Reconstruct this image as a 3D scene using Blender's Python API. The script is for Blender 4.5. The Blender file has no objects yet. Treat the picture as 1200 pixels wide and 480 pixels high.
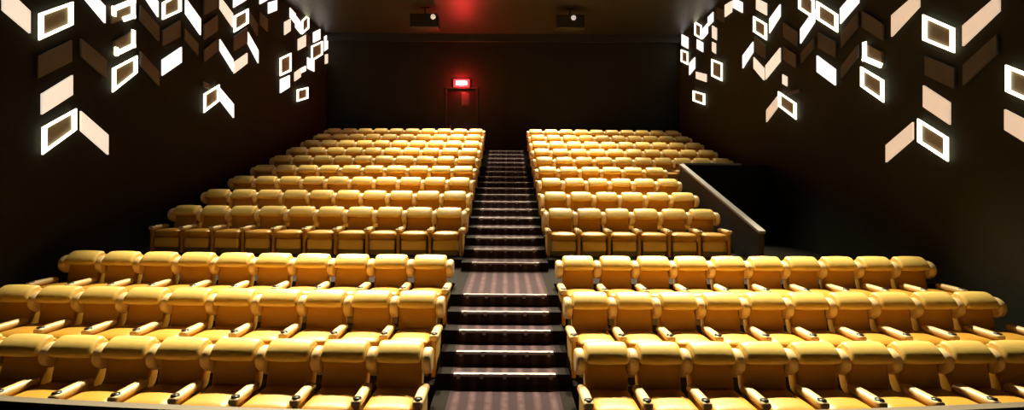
import bpy, bmesh, math, random
from mathutils import Vector, Matrix
random.seed(7)
PI = math.pi
C = bpy.context.scene.collection
U = 0.64            # seat pitch, metres
F = 600.0           # focal length in pixels of the 1200 px frame
VX, VY = 593.0, 205.0
ROLL = math.radians(0.4)
CAMZ = 2.89

# ------------------------------------------------------------------ materials
def mat(name, col, rough=0.6, metal=0.0, spec=0.5, noise=0.0, nscale=8.0, bump=0.0, bscale=60.0,
        emit=None, estr=0.0, sheen=0.0, coat=0.0):
    m = bpy.data.materials.new(name); m.use_nodes = True
    nt = m.node_tree; b = nt.nodes['Principled BSDF']
    b.inputs['Base Color'].default_value = (*col, 1)
    b.inputs['Roughness'].default_value = rough
    b.inputs['Metallic'].default_value = metal
    b.inputs['Specular IOR Level'].default_value = spec
    b.inputs['Sheen Weight'].default_value = sheen
    b.inputs['Coat Weight'].default_value = coat
    if sheen:
        b.inputs['Sheen Tint'].default_value = (1, .85, .5, 1)
        b.inputs['Sheen Roughness'].default_value = .35
    if noise or bump:
        tc = nt.nodes.new('ShaderNodeTexCoord')
    if noise:
        n = nt.nodes.new('ShaderNodeTexNoise'); n.inputs['Scale'].default_value = nscale
        n.inputs['Detail'].default_value = 4
        nt.links.new(tc.outputs['Object'], n.inputs['Vector'])
        mx = nt.nodes.new('ShaderNodeMix'); mx.data_type = 'RGBA'
        mx.inputs[6].default_value = (*[c * (1 - noise) for c in col], 1)
        mx.inputs[7].default_value = (*[min(1, c * (1 + noise)) for c in col], 1)
        nt.links.new(n.outputs['Fac'], mx.inputs[0]); nt.links.new(mx.outputs[2], b.inputs['Base Color'])
    if bump:
        n2 = nt.nodes.new('ShaderNodeTexNoise'); n2.inputs['Scale'].default_value = bscale
        nt.links.new(tc.outputs['Object'], n2.inputs['Vector'])
        bp = nt.nodes.new('ShaderNodeBump'); bp.inputs['Strength'].default_value = bump
        bp.inputs['Distance'].default_value = 0.01
        nt.links.new(n2.outputs['Fac'], bp.inputs['Height']); nt.links.new(bp.outputs['Normal'], b.inputs['Normal'])
    if emit:
        b.inputs['Emission Color'].default_value = (*emit, 1)
        b.inputs['Emission Strength'].default_value = estr
    return m

M = {}
M['gold'] = mat('gold_fabric_shaded', (.56, .28, .020), rough=.46, spec=.5, noise=.12, nscale=5, bump=.25, bscale=14, sheen=.12)  # same fabric as the headrests, darkened to hold the shade on seat fronts
M['gold_lit'] = mat('gold_fabric_lit', (.82, .57, .15), rough=.42, spec=.5, noise=.10, nscale=6, bump=.25, bscale=12, sheen=.15)  # same fabric made paler: light painted into headrests and front panels
M['arm'] = mat('tan_armrest', (.80, .58, .28), rough=.40, spec=.6, noise=.08, nscale=9)
M['cup'] = mat('black_plastic', (.01, .008, .006), rough=.4)
M['kick'] = mat('grey_kick_plate', (.16, .13, .085), rough=.6, noise=.1)
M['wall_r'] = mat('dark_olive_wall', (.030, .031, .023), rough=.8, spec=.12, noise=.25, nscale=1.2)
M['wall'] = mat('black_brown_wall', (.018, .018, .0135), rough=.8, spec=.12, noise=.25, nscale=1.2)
M['backwall'] = mat('black_back_wall', (.012, .010, .0065), rough=.7, spec=.2, noise=.3, nscale=1.0)
M['ceil'] = mat('dark_ceiling', (.026, .022, .015), rough=.46, spec=.5, noise=.2, nscale=1.0)
M['tier'] = mat('dark_tier_carpet', (.012, .009, .008), rough=.9, spec=.1, noise=.3)
M['metal'] = mat('nosing_metal', (.30, .26, .28), rough=.42, metal=.3)
M['coping'] = mat('grey_coping', (.26, .245, .24), rough=.5, noise=.15)
M['black'] = mat('matt_black', (.008, .007, .006), rough=.6)
M['door'] = mat('black_door', (.010, .007, .008), rough=.35)
M['glass'] = mat('dark_glass', (.06, .05, .06), rough=.12, spec=.8)
M['ring'] = mat('lit_white_tube', (.9, .85, .7), emit=(1, .90, .66), estr=3.2)
M['white'] = mat('lit_white_panel', (.9, .9, .9), emit=(1, .93, .90), estr=1.1)
M['cream'] = mat('lit_cream_panel', (.8, .7, .6), emit=(1, .84, .66), estr=.82)
M['peach'] = mat('lit_peach_panel', (.8, .65, .5), emit=(1, .74, .52), estr=.64)
M['dimp'] = mat('unlit_panel', (.10, .105, .115), rough=.6)
M['plate'] = mat('panel_plate', (.22, .18, .11), rough=.6)
M['red'] = mat('red_lamp', (.6, .05, .05), emit=(1, .03, .05), estr=1.2)
M['pink'] = mat('pink_lamp_core', (.9, .6, .6), emit=(1, .62, .70), estr=3)
M['lens'] = mat('lamp_lens', (.8, .8, .8), emit=(1, .9, .85), estr=.45)

def carpet():
    m = mat('striped_aisle_carpet', (.05, .03, .035), rough=.9, spec=.1)
    nt = m.node_tree; b = nt.nodes['Principled BSDF']
    N = nt.nodes.new; L = nt.links.new
    tc = N('ShaderNodeTexCoord'); sx = N('ShaderNodeSeparateXYZ'); L(tc.outputs['Object'], sx.inputs[0])
    mu = N('ShaderNodeMath'); mu.operation = 'MULTIPLY'; mu.inputs[1].default_value = 2 * PI / .19
    L(sx.outputs[0], mu.inputs[0])
    si = N('ShaderNodeMath'); si.operation = 'COSINE'; L(mu.outputs[0], si.inputs[0])
    ma = N('ShaderNodeMapRange'); ma.inputs[1].default_value = -.2; ma.inputs[2].default_value = 1
    L(si.outputs[0], ma.inputs[0])
    n = N('ShaderNodeTexNoise'); n.inputs['Scale'].default_value = 9; L(tc.outputs['Object'], n.inputs['Vector'])
    m2 = N('ShaderNodeMath'); m2.operation = 'MULTIPLY'; L(ma.outputs[0], m2.inputs[0]); L(n.outputs['Fac'], m2.inputs[1])
    mx = N('ShaderNodeMix'); mx.data_type = 'RGBA'
    mx.inputs[6].default_value = (.036, .021, .026, 1); mx.inputs[7].default_value = (.125, .075, .082, 1)
    L(m2.outputs[0], mx.inputs[0])
    ab = N('ShaderNodeMath'); ab.operation = 'ABSOLUTE'; L(sx.outputs[0], ab.inputs[0])
    lt = N('ShaderNodeMath'); lt.operation = 'LESS_THAN'; lt.inputs[1].default_value = .66; L(ab.outputs[0], lt.inputs[0])
    m3 = N('ShaderNodeMix'); m3.data_type = 'RGBA'; m3.inputs[6].default_value = (.010, .007, .006, 1)
    L(lt.outputs[0], m3.inputs[0]); L(mx.outputs[2], m3.inputs[7]); L(m3.outputs[2], b.inputs['Base Color'])
    return m
M['carpet'] = carpet()

# ------------------------------------------------------------------ mesh helpers
def box(bm, x0, x1, y0, y1, z0, z1, bev=0.0, seg=2):
    t = bmesh.new()
    bmesh.ops.create_cube(t, size=1)
    for v in t.verts:
        v.co = Vector((x0 + (v.co.x + .5) * (x1 - x0), y0 + (v.co.y + .5) * (y1 - y0), z0 + (v.co.z + .5) * (z1 - z0)))
    if bev: bmesh.ops.bevel(t, geom=list(t.edges), offset=bev, segments=seg, profile=.5, affect='EDGES')
    me = bpy.data.meshes.new('t'); t.to_mesh(me); t.free(); bm.from_mesh(me); bpy.data.meshes.remove(me)

def puff(bm, c, s, r, crown=(0, 0, 0), n=7, rot=0.0):
    """rounded, slightly inflated cushion"""
    t = bmesh.new(); bmesh.ops.create_cube(t, size=2)
    bmesh.ops.subdivide_edges(t, edges=list(t.edges), cuts=n, use_grid_fill=True)
    h = [a / 2 for a in s]
    R = Matrix.Rotation(rot, 3, 'X')
    for v in t.verts:
        u = v.co.copy()
        # denser near the edges
        u = Vector([math.copysign(1 - (1 - abs(a)) ** 1.4, a) for a in u])
        p = Vector([u[i] * h[i] for i in range(3)])
        inn = Vector([max(-(h[i] - r), min(h[i] - r, p[i])) for i in range(3)])
        d = p - inn
        if d.length > 1e-9: p = inn + d.normalized() * min(r, d.length if max(abs(a) for a in d) < r * .999 else r)
        q = [u.x, u.y, u.z]
        w = Vector((crown[0] * (1 - q[1] ** 2) * (1 - q[2] ** 2) * q[0],
                    crown[1] * (1 - q[0] ** 2) * (1 - q[2] ** 2) * q[1],
                    crown[2] * (1 - q[0] ** 2) * (1 - q[1] ** 2) * q[2]))
        v.co = R @ (p + w) + Vector(c)
    me = bpy.data.meshes.new('t'); t.to_mesh(me); t.free(); bm.from_mesh(me); bpy.data.meshes.remove(me)

def smooth_loop(pts, it=2):
    for _ in range(it):
        o = []
        for i in range(len(pts)):
            a, b = pts[i], pts[(i + 1) % len(pts)]
            o.append((a[0] * .75 + b[0] * .25, a[1] * .75 + b[1] * .25))
            o.append((a[0] * .25 + b[0] * .75, a[1] * .25 + b[1] * .75))
        pts = o
    return pts

def loft(bm, prof, x0, x1, r, belly=0.0):
    """closed (y,z) profile carried across x with rounded ends; belly inflates the middle"""
    prof = smooth_loop(prof)
    cy = sum(p[0] for p in prof) / len(prof); cz = sum(p[1] for p in prof) / len(prof)
    st = []
    w = x1 - x0
    for k in range(4):
        a = k / 4 * PI / 2
        st.append((x0 + r * (1 - math.sin(a)) if False else x0 + r * (1 - math.cos(a)), r * (1 - math.sin(a))))
    for k in range(1, 6): st.append((x0 + r + (w - 2 * r) * (k - 1) / 4 if k > 0 else 0, 0))
    for k in range(3, -1, -1):
        a = k / 4 * PI / 2
        st.append((x1 - r * (1 - math.cos(a)), r * (1 - math.sin(a))))
    rings = []
    for x, ins in st:
        q = (2 * (x - x0) / w - 1)
        g = belly * (1 - q * q)
        ring = []
        for y, z in prof:
            d = Vector((y - cy, z - cz)); l = d.length or 1
            f = (l - ins + g) / l
            ring.append(bm.verts.new((x, cy + d.x * f, cz + d.y * f)))
        rings.append(ring)
    n = len(prof)
    for a, b in zip(rings, rings[1:]):
        for i in range(n):
            j = (i + 1) % n
            bm.faces.new((a[i], a[j], b[j], b[i]))
    bm.faces.new(rings[0][::-1]); bm.faces.new(rings[-1])
    bmesh.ops.recalc_face_normals(bm, faces=list(bm.faces))

def cyl(bm, c, r, h, axis='Z', seg=20, r2=None):
    t = bmesh.new()
    bmesh.ops.create_cone(t, cap_ends=True, segments=seg, radius1=r, radius2=r if r2 is None else r2, depth=h)
    R = {'Z': Matrix.Identity(3), 'Y': Matrix.Rotation(PI / 2, 3, 'X'), 'X': Matrix.Rotation(PI / 2, 3, 'Y')}[axis]
    for v in t.verts: v.co = R @ v.co + Vector(c)
    me = bpy.data.meshes.new('t'); t.to_mesh(me); t.free(); bm.from_mesh(me); bpy.data.meshes.remove(me)

def prism(bm, base, off):
    """polygon (list of 3D points) extruded by vector off"""
    a = [bm.verts.new(p) for p in base]; b = [bm.verts.new(Vector(p) + Vector(off)) for p in base]
    n = len(a)
    fs = [bm.faces.new(a), bm.faces.new(b[::-1])]
    for i in range(n): fs.append(bm.faces.new((a[i], b[i], b[(i + 1) % n], a[(i + 1) % n])))
    bmesh.ops.recalc_face_normals(bm, faces=fs)

def obj(name, bm, m, parent=None, smooth=False, loc=None):
    me = bpy.data.meshes.new(name); bm.to_mesh(me); bm.free(); me.materials.append(m)
    if smooth:
        for p in me.polygons: p.use_smooth = True
    o = bpy.data.objects.new(name, me); C.objects.link(o)
    if parent: o.parent = parent
    if loc is not None: o.location = loc
    return o

def thing(name, label, cat, loc=(0, 0, 0), group=None):
    o = bpy.data.objects.new(name, None); C.objects.link(o); o.location = loc
    o.empty_display_size = .1
    o['label'] = label; o['category'] = cat
    if group: o['group'] = group
    return o

def tag(o, label, cat, group=None):
    o['label'] = label; o['category'] = cat
    if group: o['group'] = group
    return o

def struct(name, bm, m):
    o = obj(name, bm, m); o['kind'] = 'structure'; return o

def new(): return bmesh.new()

# ------------------------------------------------------------------ layout
K = .004                                         # the rows bow gently
def bow(x): return K * x * x
rowY = [5.95, 7.12, 8.30] + [11.02 + 1.19 * i for i in range(9)]
rowZ = [0, .32, .64] + [1.24 + .32 * i for i in range(9)]
WL, WR, WB = -7.72, 7.42, 21.95
ZC = 8.89
WF = -5.0
AL, AR = -1.40 * U, 1.36 * U
SL, SR = AL + .062, AR - .062                     # inner edges of the two blocks
VOMX, VOMY0, VOMY1 = 4.88, 9.88, 14.42          # the entry stairwell on the right

# ------------------------------------------------------------------ room shell
b = new(); box(b, WL - .3, WR + .3, WF - .3, WB + .3, -.3, -.001); struct('floor', b, M['tier'])
b = new(); box(b, WL - .3, WR + .3, WF - .3, WB + .3, ZC, ZC + .3); struct('ceiling', b, M['ceil'])
b = new(); box(b, WL - .3, WL, WF - .3, WB + .3, 0, ZC); struct('wall_left', b, M['wall'])
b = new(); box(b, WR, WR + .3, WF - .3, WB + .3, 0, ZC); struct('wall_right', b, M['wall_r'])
DX0, DX1, DZ = -2.62, -1.24, 6.639                # door in the back wall
b = new()
box(b, WL, DX0, WB, WB + .3, 0, ZC); box(b, DX1, WR, WB, WB + .3, 0, ZC)
box(b, DX0, DX1, WB, WB + .3, DZ, ZC); box(b, DX0, DX1, WB, WB + .3, 0, rowZ[11])
struct('wall_back', b, M['backwall'])
b = new(); box(b, WL, WR, WF - .3, WF, 0, ZC); struct('wall_front', b, M['backwall'])
# shallow soffit line where the ceiling meets the back wall
b = new(); box(b, WL + .001, WR - .001, WB - .16, WB - .001, ZC - .32, ZC - .001, .01); struct('trim_1', b, M['black'])
b = new(); box(b, WL + .001, DX0 - .1, WB - .035, WB - .001, rowZ[11] + .001, rowZ[11] + .16, .006); struct('baseboard_back', b, M['kick'])
# door
d = struct('door_1', (lambda b: (box(b, DX0 + .06, DX1 - .06, WB + .08, WB + .13, rowZ[11] + .01, DZ - .06, .004), b)[1])(new()), M['door'])
b = new(); box(b, DX0, DX0 + .06, WB - .02, WB + .14, rowZ[11], DZ, .004); box(b, DX1 - .06, DX1, WB - .02, WB + .14, rowZ[11], DZ, .004)
box(b, DX0 + .06, DX1 - .06, WB - .02, WB + .14, DZ - .06, DZ, .004); obj('door_frame', b, M['black'], d)
b = new(); box(b, -1.93, -1.62, WB + .07, WB + .079, 5.87, 6.42, .002); obj('vision_panel', b, M['glass'], d)
b = new(); cyl(b, (-2.4, WB + .02, rowZ[11] + 1.05), .012, .3, 'Z'); cyl(b, (-2.4, WB + .05, rowZ[11] + 1.15), .009, .06, 'Y'); cyl(b, (-2.4, WB + .05, rowZ[11] + .95), .009, .06, 'Y')
obj('door_handle', b, M['metal'], d, True)

# tiers: curved platforms on each side of the aisle
def tier(x0, x1, yf, yb, z0, z1, name='floor_tier', m='tier', n=14, flat_back=False):
    b = new(); fr = []; bk = []
    for i in range(n + 1):
        x = x0 + (x1 - x0) * i / n
        fr.append((x, yf + bow(x))); bk.append((x, yb + (0 if flat_back else bow(x))))
    poly = fr + bk[::-1]
    prism(b, [(x, y, z0) for x, y in poly], (0, 0, z1 - z0))
    return struct(name, b, M[m])
EL, ER = WL + .001, WR - .001
front = lambda i: rowY[i] - (.86 if i < 3 else 1.02)
for i in range(12):
    if i == 0: continue
    yb = front(i + 1) if i < 11 else WB - .2
    if i == 2: yb = rowY[2] + .27
    for side in (0, 1):
        x0, x1 = (EL, SL - .002) if side == 0 else (SR + .002, ER)
        if side == 1 and 3 <= i <= 6: x1 = VOMX
        e = .001
        tier(x0, x1, front(i) , yb - e, 0, rowZ[i], flat_back=(i == 11))
# cross aisle
b = new()
YA = 7.76
for x0, x1, y0, y1 in ((EL, SL - .002, rowY[2] + .27, front(3)), (SR + .002, ER, rowY[2] + .27, front(3))):
    n = 14; fr = []; bk = []
    for i in range(n + 1):
        x = x0 + (x1 - x0) * i / n
        fr.append((x, y0 + bow(x))); bk.append((x, y1 + bow(x) - .001))
    prism(b, [(x, y, 0) for x, y in fr + bk[::-1]], (0, 0, 1.08))
box(b, VOMX + .16, ER, front(3) + .45, VOMY1 - .01, 0, 1.08)
struct('floor_cross_aisle', b, M['tier'])
b = new(); box(b, SL, SR, YA + .37, 9.65, 0, 1.08); struct('floor_aisle_landing', b, M['carpet'])

# ------------------------------------------------------------------ stairs
def flight(label, noses, ylast):
    t = thing('staircase', label, 'stairs', (0, noses[0][0], 0))
    for i, (y, z) in enumerate(noses):
        y2 = noses[i + 1][0] if i + 1 < len(noses) else ylast
        b = new(); box(b, SL, SR, y, y2 - .0005, 0, z - .0)
        s = obj('step', b, M['carpet'], t); s.location = (0, -noses[0][0], 0)
        b = new(); box(b, -.63, .63, y - .022, y + .035, z - .03, z + .006, .004)
        for q in range(-2, 3): box(b, q * .285 - .022, q * .285 + .022, y - .028, y + .02, z - .055, z + .012, .006)
        obj('nosing', b, M['metal'], s)
    return t
low = [(4.98, .14), (5.35, .28), (6.31, .44), (6.64, .60), (7.02, .76), (7.38, .92), (YA, 1.08)]
flight('short lower flight of dark striped steps between the two front seat blocks', low, YA + .37)
up = [(9.65 + .595 * k, 1.24 + .16 * k) for k in range(17)]
flight('long upper flight of dark purple striped steps climbing to the back wall', up, WB - .002)

# ------------------------------------------------------------------ the seats
BACK = [(-.075, .38), (-.06, .50), (-.035, .62), (-.005, .74), (.04, .84), (.08, .885), (.15, .885), (.18, .83), (.15, .6), (.09, .36), (-.02, .34)]
HEAD = [(-.09, .735), (-.135, .755), (-.135, .80), (-.075, .875), (.02, .93), (.10, .935), (.125, .90), (.10, .84), (.04, .79), (-.02, .725)]
WING = [(-.05, .60), (-.12, .66), (-.135, .74), (-.11, .81), (-.04, .86), (.04, .875), (.12, .85), (.14, .76), (.10, .62), (0, .57)]
def make_seat(w, arms):
    t = thing('cinema_seat', '', 'seat')
    hw = w / 2 - .062
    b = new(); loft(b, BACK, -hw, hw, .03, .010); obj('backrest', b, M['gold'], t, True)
    b = new(); loft(b, HEAD, -hw, hw, .04, .012); obj('headrest', b, M['gold_lit'], t, True)
    for s in arms:
        b = new(); loft(b, WING, s * w / 2 - .056, s * w / 2 + .056, .04); obj('side_bolster', b, M['arm'], t, True)
    b = new(); puff(b, (0, -.385, .385), (2 * hw, .60, .16), .055, (0, .02, .022), rot=math.radians(-2)); obj('seat_cushion', b, M['gold'], t, True)
    b = new(); puff(b, (0, -.625, .215), (2 * hw - .01, .06, .20), .02, (0, .012, 0), n=4, rot=math.radians(-8)); obj('front_panel', b, M['gold_lit'], t, True)
    b = new(); box(b, -hw + .01, hw - .01, -.60, -.57, 0, .30, .006); box(b, -hw + .04, hw - .04, -.57, .08, .02, .30, .01)
    obj('base', b, M['kick'], t)
    for s in arms:
        x = s * w / 2
        b = new()
        puff(b, (x, -.42, .505), (.115, .50, .085), .038, (0, 0, .004)); ar = obj('armrest', b, M['arm'], t, True)
        b = new(); cyl(b, (x, -.60, .538), .044, .03, 'Z', 20); obj('cup_holder', b, M['cup'], ar, True)
        b = new(); box(b, x - .03, x + .03, -.64, -.17, 0, .47, .012); obj('side_panel', b, M['gold'], t)
    return t
protos = {}
def get(w, arms):
    k = (w, arms)
    if k not in protos: protos[k] = [make_seat(w, arms), False]
    p = protos[k]
    if not p[1]:
        p[1] = True; return p[0]
    src = p[0]; r = src.copy(); C.objects.link(r)
    for ch in src.children:
        c = ch.copy(); C.objects.link(c); c.parent = r
        for g in ch.children:
            e = g.copy(); C.objects.link(e); e.parent = c
    return r
ORD = ['first', 'second', 'third', 'fourth', 'fifth', 'sixth', 'seventh', 'eighth', 'ninth', 'tenth', 'eleventh', 'twelfth']
bpy.context.view_layer.update()
for r in range(12):
    rn = 'front row' if r == 0 else 'back row' if r == 11 else ORD[r] + ' row from the front'
    for side in (0, 1):
        n = 10
        if side == 1 and 3 <= r <= 6: n = 6
        for i in range(n):
            w = U if side == 0 else .96 * U
            x = AL - (i + .5) * w if side == 0 else AR + (i + .5) * w
            if side == 0: arms = (-1, 1) if i == 0 else (-1,)
            else: arms = (-1, 1) if i == n - 1 else (-1,)
            s = get(w, arms)
            s.location = (x, rowY[r] + bow(x), rowZ[r])
            s.rotation_euler = (0, 0, math.atan(2 * K * x))
            blk = 'left' if side == 0 else 'right'
            pos = 'seat beside the aisle' if i == 0 else ORD[i] + ' seat from the aisle'
            s['label'] = 'mustard gold cinema seat, %s, %s block, %s' % (rn, blk, pos)
            s['group'] = 'gold cinema seats of the %s block' % blk

# ------------------------------------------------------------------ parapet around the entry stairwell
t = thing('parapet', 'sloping dark parapet with pale grey coping beside the right block', 'parapet', (VOMX, VOMY0, 0))
b = new()
prism(b, [(0.01, 0, 0), (0.01, VOMY1 - VOMY0, 0), (0.01, VOMY1 - VOMY0, 3.19), (0.01, 0, 1.80)], (.10, 0, 0))
obj('panel', b, M['black'], t)
b = new()
prism(b, [(-.005, -.03, 1.80), (-.005, VOMY1 - VOMY0, 3.19), (-.005, VOMY1 - VOMY0, 3.24), (-.005, -.03, 1.85)], (.13, 0, 0))
obj('coping', b, M['coping'], t)
t = thing('parapet', 'level dark parapet with thin grey coping below the back right seats', 'parapet', (VOMX, VOMY1 + .02, 0))
b = new(); box(b, .12, ER - VOMX - .01, .003, .12, 0, 3.21, .004); obj('panel', b, M['wall'], t)
b = new(); box(b, .13, 1.75, -.015, .14, 3.212, 3.27, .006); obj('coping', b, M['coping'], t)

# low curved walls in front of the first row
for side, x0, x1 in (('left', EL, SL - .03), ('right', SR + .03, ER)):
    t = thing('low_front_wall', 'low curved grey wall in front of the first row of the %s block' % side, 'low wall', (0, 4.62, 0))
    def strip(y0, y1, z0, z1, n=20):
        b = new(); f = []; k = []
        for i in range(n + 1):
            x = x0 + (x1 - x0) * i / n
            f.append((x, y0 + .012 * x * x, z0)); k.append((x, y1 + .012 * x * x, z0))
        prism(b, f + k[::-1], (0, 0, z1 - z0)); return b
    obj('panel', strip(-.09, -.01, 0, .72), M['tier'], t); obj('capping', strip(-.10, 0, .72, .75), M['kick'], t)

# ------------------------------------------------------------------ lit panels on the side walls
def onwall(px, py, side, off):
    """direction of a photograph point met with the side wall plane"""
    dx, dy = px - VX, py - VY
    X = dx * math.cos(ROLL) + dy * math.sin(ROLL); Z = dx * math.sin(ROLL) - dy * math.cos(ROLL)
    wx = (WL + off) if side == 'L' else (WR - off)
    s = wx / X
    return Vector((wx, s * F, CAMZ + s * Z))
panels = []
def q(side, kind, x0, x1, tl, bl, tr, br): panels.append((side, kind, x0, x1, tl, bl, tr, br))
Lw = [
 ('cream', 0, 32, -17, 12, 13, 39), ('ring', 41, 81, 16, 47, 2, 29), ('cream', 46, 82, 110, 134, 88, 111),
 ('ring', 45, 85, 149, 181, 127, 152), ('cream', 92, 124, 130, 153, 158, 181), ('white', 96, 120.5, -18, -2, 7, 27),
 ('hook', 126, 156, 9, 31, -3, 20), ('jay', 129, 156, 48, 67, 33, 54), ('ring', 128, 157, 80, 108, 65, 85),
 ('white', 164, 183, -22, -8, 2, 20), ('dimp', 162, 184, 6, 23, 31, 48), ('ring', 187, 209, 3, 23, -9, 13),
 ('dimp', 188, 209, 36, 54, 24, 43), ('white', 188, 210.5, 70, 88.5, 55, 73), ('white', 215.5, 233, -2, 16, 22, 41),
 ('dimp', 214, 230, 33, 46, 51, 65), ('dimp', 237, 253, 0, 18, -9, 9), ('dimp', 237, 253, 29, 47, 17, 36),
 ('dimp', 237, 253, 58, 73, 45, 60), ('cream', 256, 271, -4, 10, 16, 32), ('white', 272, 287, -4, 9, -14, 0),
 ('ring', 271.5, 288.5, 19, 38, 10, 27), ('white', 256, 271.5, 46, 59, 70, 84), ('cream', 272.5, 288, 73, 86, 62, 74),
 ('white', 288.5, 301, 37, 50, 59, 74), ('dimp', 272, 288, 43, 60, 32, 50), ('white', 303, 312, -8, 5, -12, 0),
 ('ring', 236, 254, 110, 132, 99, 118), ('white', 255, 272, 102, 116, 122, 138), ('dimp', 236, 245, 95, 101, 99, 106),
 ('white', 313, 323, 3, 16, 0, 12), ('white', 338.5, 345, 9, 20, 16, 28), ('cream', 332, 339, 26, 41, 22, 36),
 ('white', 345, 351.5, 18, 32, 26, 40), ('ring', 352, 360, 24, 40, 16, 33), ('cream', 348, 357, 46, 59, 41, 54),
 ('dimp', 357, 362, 38, 52, 43, 58), ('white', 366, 374, 38, 50, 34, 46), ('ring', 363, 376, 54, 72, 48, 64),
 ('white', 379, 386, 43, 60, 38, 55), ('ring', 387, 394, 40, 60, 44, 66), ('cream', 380, 387, 64, 75, 62, 72),
 ('ring', 326, 339, 68, 89, 62, 83), ('white', 327, 338, 93, 109, 88, 102), ('cream', 344, 351, 85, 95, 80, 90),
 ('white', 351, 357, 80, 86, 77, 83), ('white', 359, 367, 67, 80, 71, 84), ('ring', 346, 359, 105, 119, 102, 115),
 ('cream', 387, 393, 86, 92, 88, 95), ('dimp', 303, 312, 14, 28, 22, 37), ('dimp', 92, 122, 45, 66, 70, 92),
 ('dimp', 41, 81, 66, 92, 47, 72), ('dimp', 162, 184, 60, 76, 84, 101), ('dimp', 288.5, 300, 10, 22, 28, 42),
]
Rw = [
 ('ring', 1086, 1123, 17, 47, 33, 62), ('peach', 1131.5, 1174.5, 30, 54, -7, 13), ('ring', 1184, 1226, 76, 107, 92, 126),
 ('peach', 1181, 1220, 128, 152, 148, 176), ('peach', 1085, 1116, 100, 125, 120, 146), ('ring', 1080, 1115.5, 139, 166, 161, 189),
 ('peach', 1041, 1072.5, 170, 190, 143, 163), ('ring', 1012.5, 1039.5, 78, 101, 94, 120), ('jay', 1014, 1038, 48, 70, 60, 80),
 ('peach', 1047.5, 1080, 18, 43, -10, 8), ('white', 987, 1008.5, 10, 28, -15, 3), ('ring', 960, 985, 1, 22, 17, 38),
 ('white', 959.5, 981, 65, 84, 81, 100), ('white', 940, 956.5, 34, 51, 11, 26), ('ring', 939, 957, -14, 10, 0, 22),
 ('dimp', 961, 982, 38, 56, 50, 68), ('dimp', 920, 936, 26, 43, 37, 55), ('dimp', 920, 935, 54, 70, 64, 80),
 ('dimp', 941, 956, 62, 74, 44, 56), ('dimp', 988, 1008, 38, 56, 14, 30), ('dimp', 988, 1008, 78, 92, 52, 66),
 ('dimp', 1087, 1122, 66, 88, 80, 104), ('dimp', 1132, 1172, 76, 100, 40, 62),
 ('cream', 851, 859, 6, 20, 1, 14), ('white', 860.5, 871.5, -3, 9, 3, 15), ('cream', 888, 900, -2, 11, 4, 18),
 ('ring', 885.5, 901, 19, 37, 28, 47), ('white', 903.5, 916, 22, 39, 5, 19), ('white', 872, 884, 65, 80, 49, 61),
 ('cream', 885, 897, 67, 80, 80, 94), ('cream', 899, 916, 77, 93, 56, 72), ('dimp', 886, 899, 43, 60, 53, 70),
 ('ring', 915, 936, 107, 124, 121, 140), ('peach', 900, 913.5, 129, 143, 112, 125), ('cream', 919, 924, 87, 98, 90, 101),
 ('dimp', 926, 939, 108, 111, 104, 108),
 ('white', 831, 837, 20, 31, 14, 25), ('ring', 816, 824, 25, 41, 30, 46), ('white', 824.5, 830.5, 34, 46, 27, 39),
 ('cream', 836, 841, 30, 44, 33, 47), ('white', 818, 825, 46, 57, 50, 61), ('white', 800, 807.5, 40, 53, 44, 57),
 ('cream', 784, 788.5, 46, 60, 43, 57), ('white', 789, 794.5, 46, 62, 49, 66), ('cream', 836, 840, 49, 60, 51, 63),
 ('ring', 836, 848.5, 69, 89, 74, 95), ('ring', 814, 828, 106, 118, 110, 123), ('ring', 800, 808, 58, 72, 61, 76),
 ('white', 809, 815.5, 74, 88, 67, 80), ('cream', 817, 829, 84, 92, 87, 96), ('white', 787, 794, 67, 78, 70, 81),
 ('cream', 781, 785, 60, 73, 58, 70), ('cream', 783, 787, 86, 93, 88, 95), ('dimp', 1013, 1038, 12, 32, 28, 48),
 ('dimp', 841, 850, 8, 22, 12, 27),
]
for a in Lw: q('L', *a)
for a in Rw: q('R', *a)

def bar(bm, a, c, n, wd, th):
    """a bar from a to c on the wall; n = outward normal"""
    d = (c - a).normalized(); s = n.cross(d).normalized() * wd / 2
    prism(bm, [a - s - d * wd * .5, a + s - d * wd * .5, c + s + d * wd * .5, c - s + d * wd * .5], n * th)

KN = {'ring': 'outlined glowing parallelogram light', 'hook': 'glowing hook-shaped light', 'jay': 'glowing broken-outline light',
      'white': 'bright white slanted light panel', 'cream': 'cream slanted light panel', 'peach': 'peach slanted light panel',
      'dimp': 'unlit grey slanted panel'}
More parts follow.
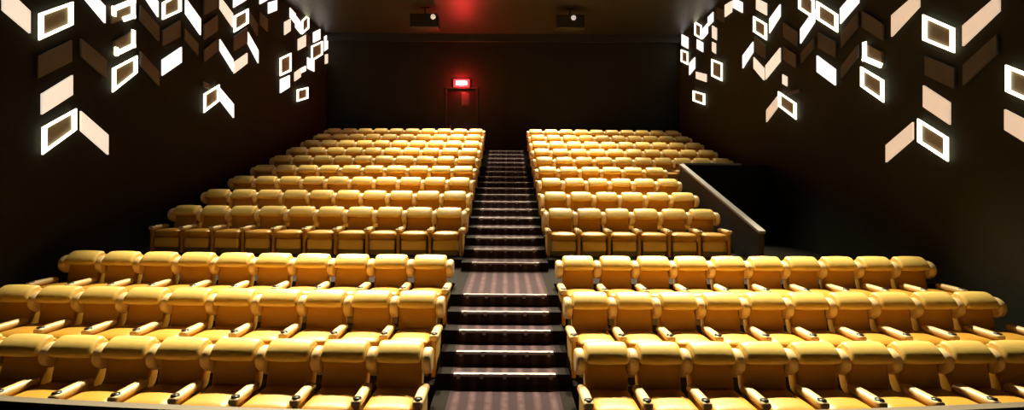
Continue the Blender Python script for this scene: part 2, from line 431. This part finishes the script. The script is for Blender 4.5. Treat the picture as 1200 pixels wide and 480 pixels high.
# columns counted from the photo's outer edge, order counted from the top
def cols(side):
    P = [p for p in panels if p[0] == side]
    P.sort(key=lambda p: (p[2] + p[3]) / 2 * (1 if side == 'L' else -1))
    out = []
    for p in P:
        c = (p[2] + p[3]) / 2
        r0, r1 = (out[-1][1][0][2], out[-1][1][0][3]) if out else (0, 0)
        if out and min(r1, p[3]) - max(r0, p[2]) > .4 * min(r1 - r0, p[3] - p[2]): out[-1][1].append(p)
        else: out.append([c, [p]])
    return out
def ordn(i): return ORD[i] if i < 12 else ['thirteenth', 'fourteenth', 'fifteenth', 'sixteenth', 'seventeenth', 'eighteenth', 'nineteenth', 'twentieth', 'twenty-first', 'twenty-second', 'twenty-third', 'twenty-fourth', 'twenty-fifth'][i - 12]
for side in 'LR':
    sd = 'left' if side == 'L' else 'right'
    nrm = Vector((1, 0, 0)) if side == 'L' else Vector((-1, 0, 0))
    for ci, (cx, P) in enumerate(cols(side)):
        P.sort(key=lambda p: p[4] + p[6])
        for ri, p in enumerate(P):
            _, kind, x0, x1, tl, bl, tr, br = p
            TL, BL, TR, BR = onwall(x0, tl, side, 0), onwall(x0, bl, side, 0), onwall(x1, tr, side, 0), onwall(x1, br, side, 0)
            cen = (TL + BL + TR + BR) / 4
            pos = 'only one' if len(P) == 1 else 'topmost' if ri == 0 else 'lowest' if ri == len(P) - 1 else ordn(ri) + ' down'
            lab = '%s, %s wall, column %s from the photo edge, %s' % (KN[kind], sd, ordn(ci), pos)
            L_ = lambda v: v - cen
            if kind in ('white', 'cream', 'peach', 'dimp'):
                lit = kind != 'dimp'
                t = thing('wall_light' if lit else 'wall_panel', lab, 'wall light' if lit else 'wall panel', cen,
                          ('lit' if lit else 'unlit') + ' panels on the %s wall' % sd)
                g = .93
                b = new(); prism(b, [L_(v) * g for v in (TL, TR, BR, BL)], nrm * .02)
                obj('backing', b, M['black'], t)
                b = new(); prism(b, [L_(v) + nrm * .0205 for v in (TL, TR, BR, BL)], nrm * .035)
                obj('face', b, M[kind], t)
                continue
            t = thing('wall_light', lab, 'wall light', cen, 'lit panels on the %s wall' % sd)
            hgt = (TL - BL).length; wid = abs(TL.y - TR.y)
            wd = min(.075, .12 * min(hgt, wid * .9) + .015)
            if kind != 'ring': wd *= 1.5
            ctr = lambda v, f=1.0: L_(v)
            def ins(v):                                   # move the tube's centre line inside the outline
                l = L_(v); return l * (1 - wd / max(.2, min(hgt, wid)))
            a, c, d_, e = ins(TL), ins(TR), ins(BR), ins(BL)
            off = nrm * .05
            b = new()
            if kind == 'ring': segs = [(a, c), (c, d_), (d_, e), (e, a)]
            elif kind == 'hook': segs = [(a.lerp(e, .35), a), (a, c), (c, d_), (d_, d_.lerp(e, .45))]
            else:
                if side == 'L': segs = [(c, d_), (d_, e), (e, e.lerp(a, .35))]
                else: segs = [(a, e), (e, d_)]
            if kind == 'ring':
                k0 = 1 - 1.5 * wd / max(.25, min(hgt, wid))
                O = [L_(v) + off for v in (TL, TR, BR, BL)]; I = [L_(v) * k0 + off for v in (TL, TR, BR, BL)]
                vs = [[b.verts.new(p + nrm * h) for p in P_] for h in (0, .03) for P_ in (O, I)]
                for i_ in range(4):
                    j_ = (i_ + 1) % 4
                    b.faces.new((vs[0][i_], vs[0][j_], vs[1][j_], vs[1][i_])); b.faces.new((vs[2][i_], vs[2][j_], vs[3][j_], vs[3][i_]))
                    b.faces.new((vs[0][i_], vs[0][j_], vs[2][j_], vs[2][i_])); b.faces.new((vs[1][i_], vs[1][j_], vs[3][j_], vs[3][i_]))
                bmesh.ops.recalc_face_normals(b, faces=list(b.faces))
            else:
                for s0, s1 in segs: bar(b, s0 + off, s1 + off, nrm, wd, .03)
            obj('light_tube', b, M['ring'], t)
            b = new(); prism(b, [L_(v) * .80 for v in (TL, TR, BR, BL)], nrm * .049)
            obj('backing', b, M['plate'], t)

# ------------------------------------------------------------------ red exit lamp, ceiling fittings
t = thing('exit_lamp', 'small glowing red exit lamp above the door in the back wall', 'exit light', (-1.93, WB - .0005, 6.81))
b = new(); box(b, -.34, .34, -.06, 0, -.17, .17, .012); obj('housing', b, M['red'], t)
b = new(); box(b, -.24, .24, -.08, -.0605, -.085, .085, .005); obj('lit_face', b, M['pink'], t)

def fitting(x, y, label, lensx):
    t = thing('ceiling_fitting', label, 'ceiling fitting', (x, y, ZC - .001), 'dark fittings hung from the ceiling')
    b = new(); cyl(b, (0, 0, -.15), .03, .3); box(b, -.16, .16, -.05, .05, -.03, 0, .004); obj('bracket', b, M['black'], t)
    b = new(); box(b, -.5, .5, -.28, .25, -.78, -.30, .03); obj('housing', b, M['black'], t)
    b = new(); cyl(b, (lensx, -.30, -.42), .09, .06, 'Y', r2=.08); obj('lens', b, M['lens'], t)
fitting(-2.95, 18.4, 'dark boxy ceiling fitting with a pale lens, left of the red lamp', .33)
fitting(2.25, 18.4, 'dark boxy ceiling fitting with a pale lens, right of the aisle', .1)

# ------------------------------------------------------------------ light
def spot(x, y, e, ang=70, col=(1, .84, .56), tx=None, ty=None, blend=.9, r=.12):
    l = bpy.data.lights.new('downlight_and_fill', 'SPOT'); l.energy = e; l.color = col; l.spot_size = math.radians(ang); l.spot_blend = blend
    l.shadow_soft_size = r
    o = bpy.data.objects.new('downlight_and_fill', l); C.objects.link(o); o.location = (x, y, ZC - .05)
    d = Vector((tx if tx is not None else x, ty if ty is not None else y, 1.5)) - o.location
    o.rotation_euler = d.to_track_quat('-Z', 'Y').to_euler()
for y, ty, e, o, ang in ((12.4, 7.1, 11500, .95, 46), (17.2, 12.0, 9500, .5, 44), (20.2, 15.8, 6500, .32, 44), (21.4, 19.2, 5200, .22, 50), (16.6, 17.6, 2300, .3, 60), (10.6, 12.2, 1100, .5, 50)):  # closing sets are unseen fills added to brighten the middle and upper rows
    for x in (-4.6, -2.0, 2.0, 4.6):
        spot(x, y, e * (1 if abs(x) < 3 else o), ang=ang, ty=ty, tx=x * .95, col=(1, .87, .58))
# glow of the red lamp on the wall and ceiling
l = bpy.data.lights.new('exit_glow', 'POINT'); l.energy = 240; l.color = (1, .03, .03); l.shadow_soft_size = .08
o = bpy.data.objects.new('exit_glow', l); C.objects.link(o); o.location = (-1.93, WB - .2, 6.81)

w = bpy.data.worlds.new('World'); bpy.context.scene.world = w; w.use_nodes = True
w.node_tree.nodes['Background'].inputs[0].default_value = (.01, .008, .006, 1)
w.node_tree.nodes['Background'].inputs[1].default_value = .2

# ------------------------------------------------------------------ camera
cd = bpy.data.cameras.new('Camera'); cam = bpy.data.objects.new('Camera', cd); C.objects.link(cam)
cam.location = (0, 0, CAMZ); cam.rotation_euler = (PI / 2, -ROLL, 0)
cd.sensor_width = 36; cd.lens = 36 * F / 1200
cd.shift_x = (600 - VX) / 1200; cd.shift_y = -(240 - VY) / 1200
cd.clip_start = .05
sc = bpy.context.scene; sc.camera = cam
sc.view_settings.view_transform = 'Standard'; sc.view_settings.look = 'None'
sc.view_settings.exposure = 0; sc.view_settings.gamma = 1; sc.view_settings.use_curve_mapping = False
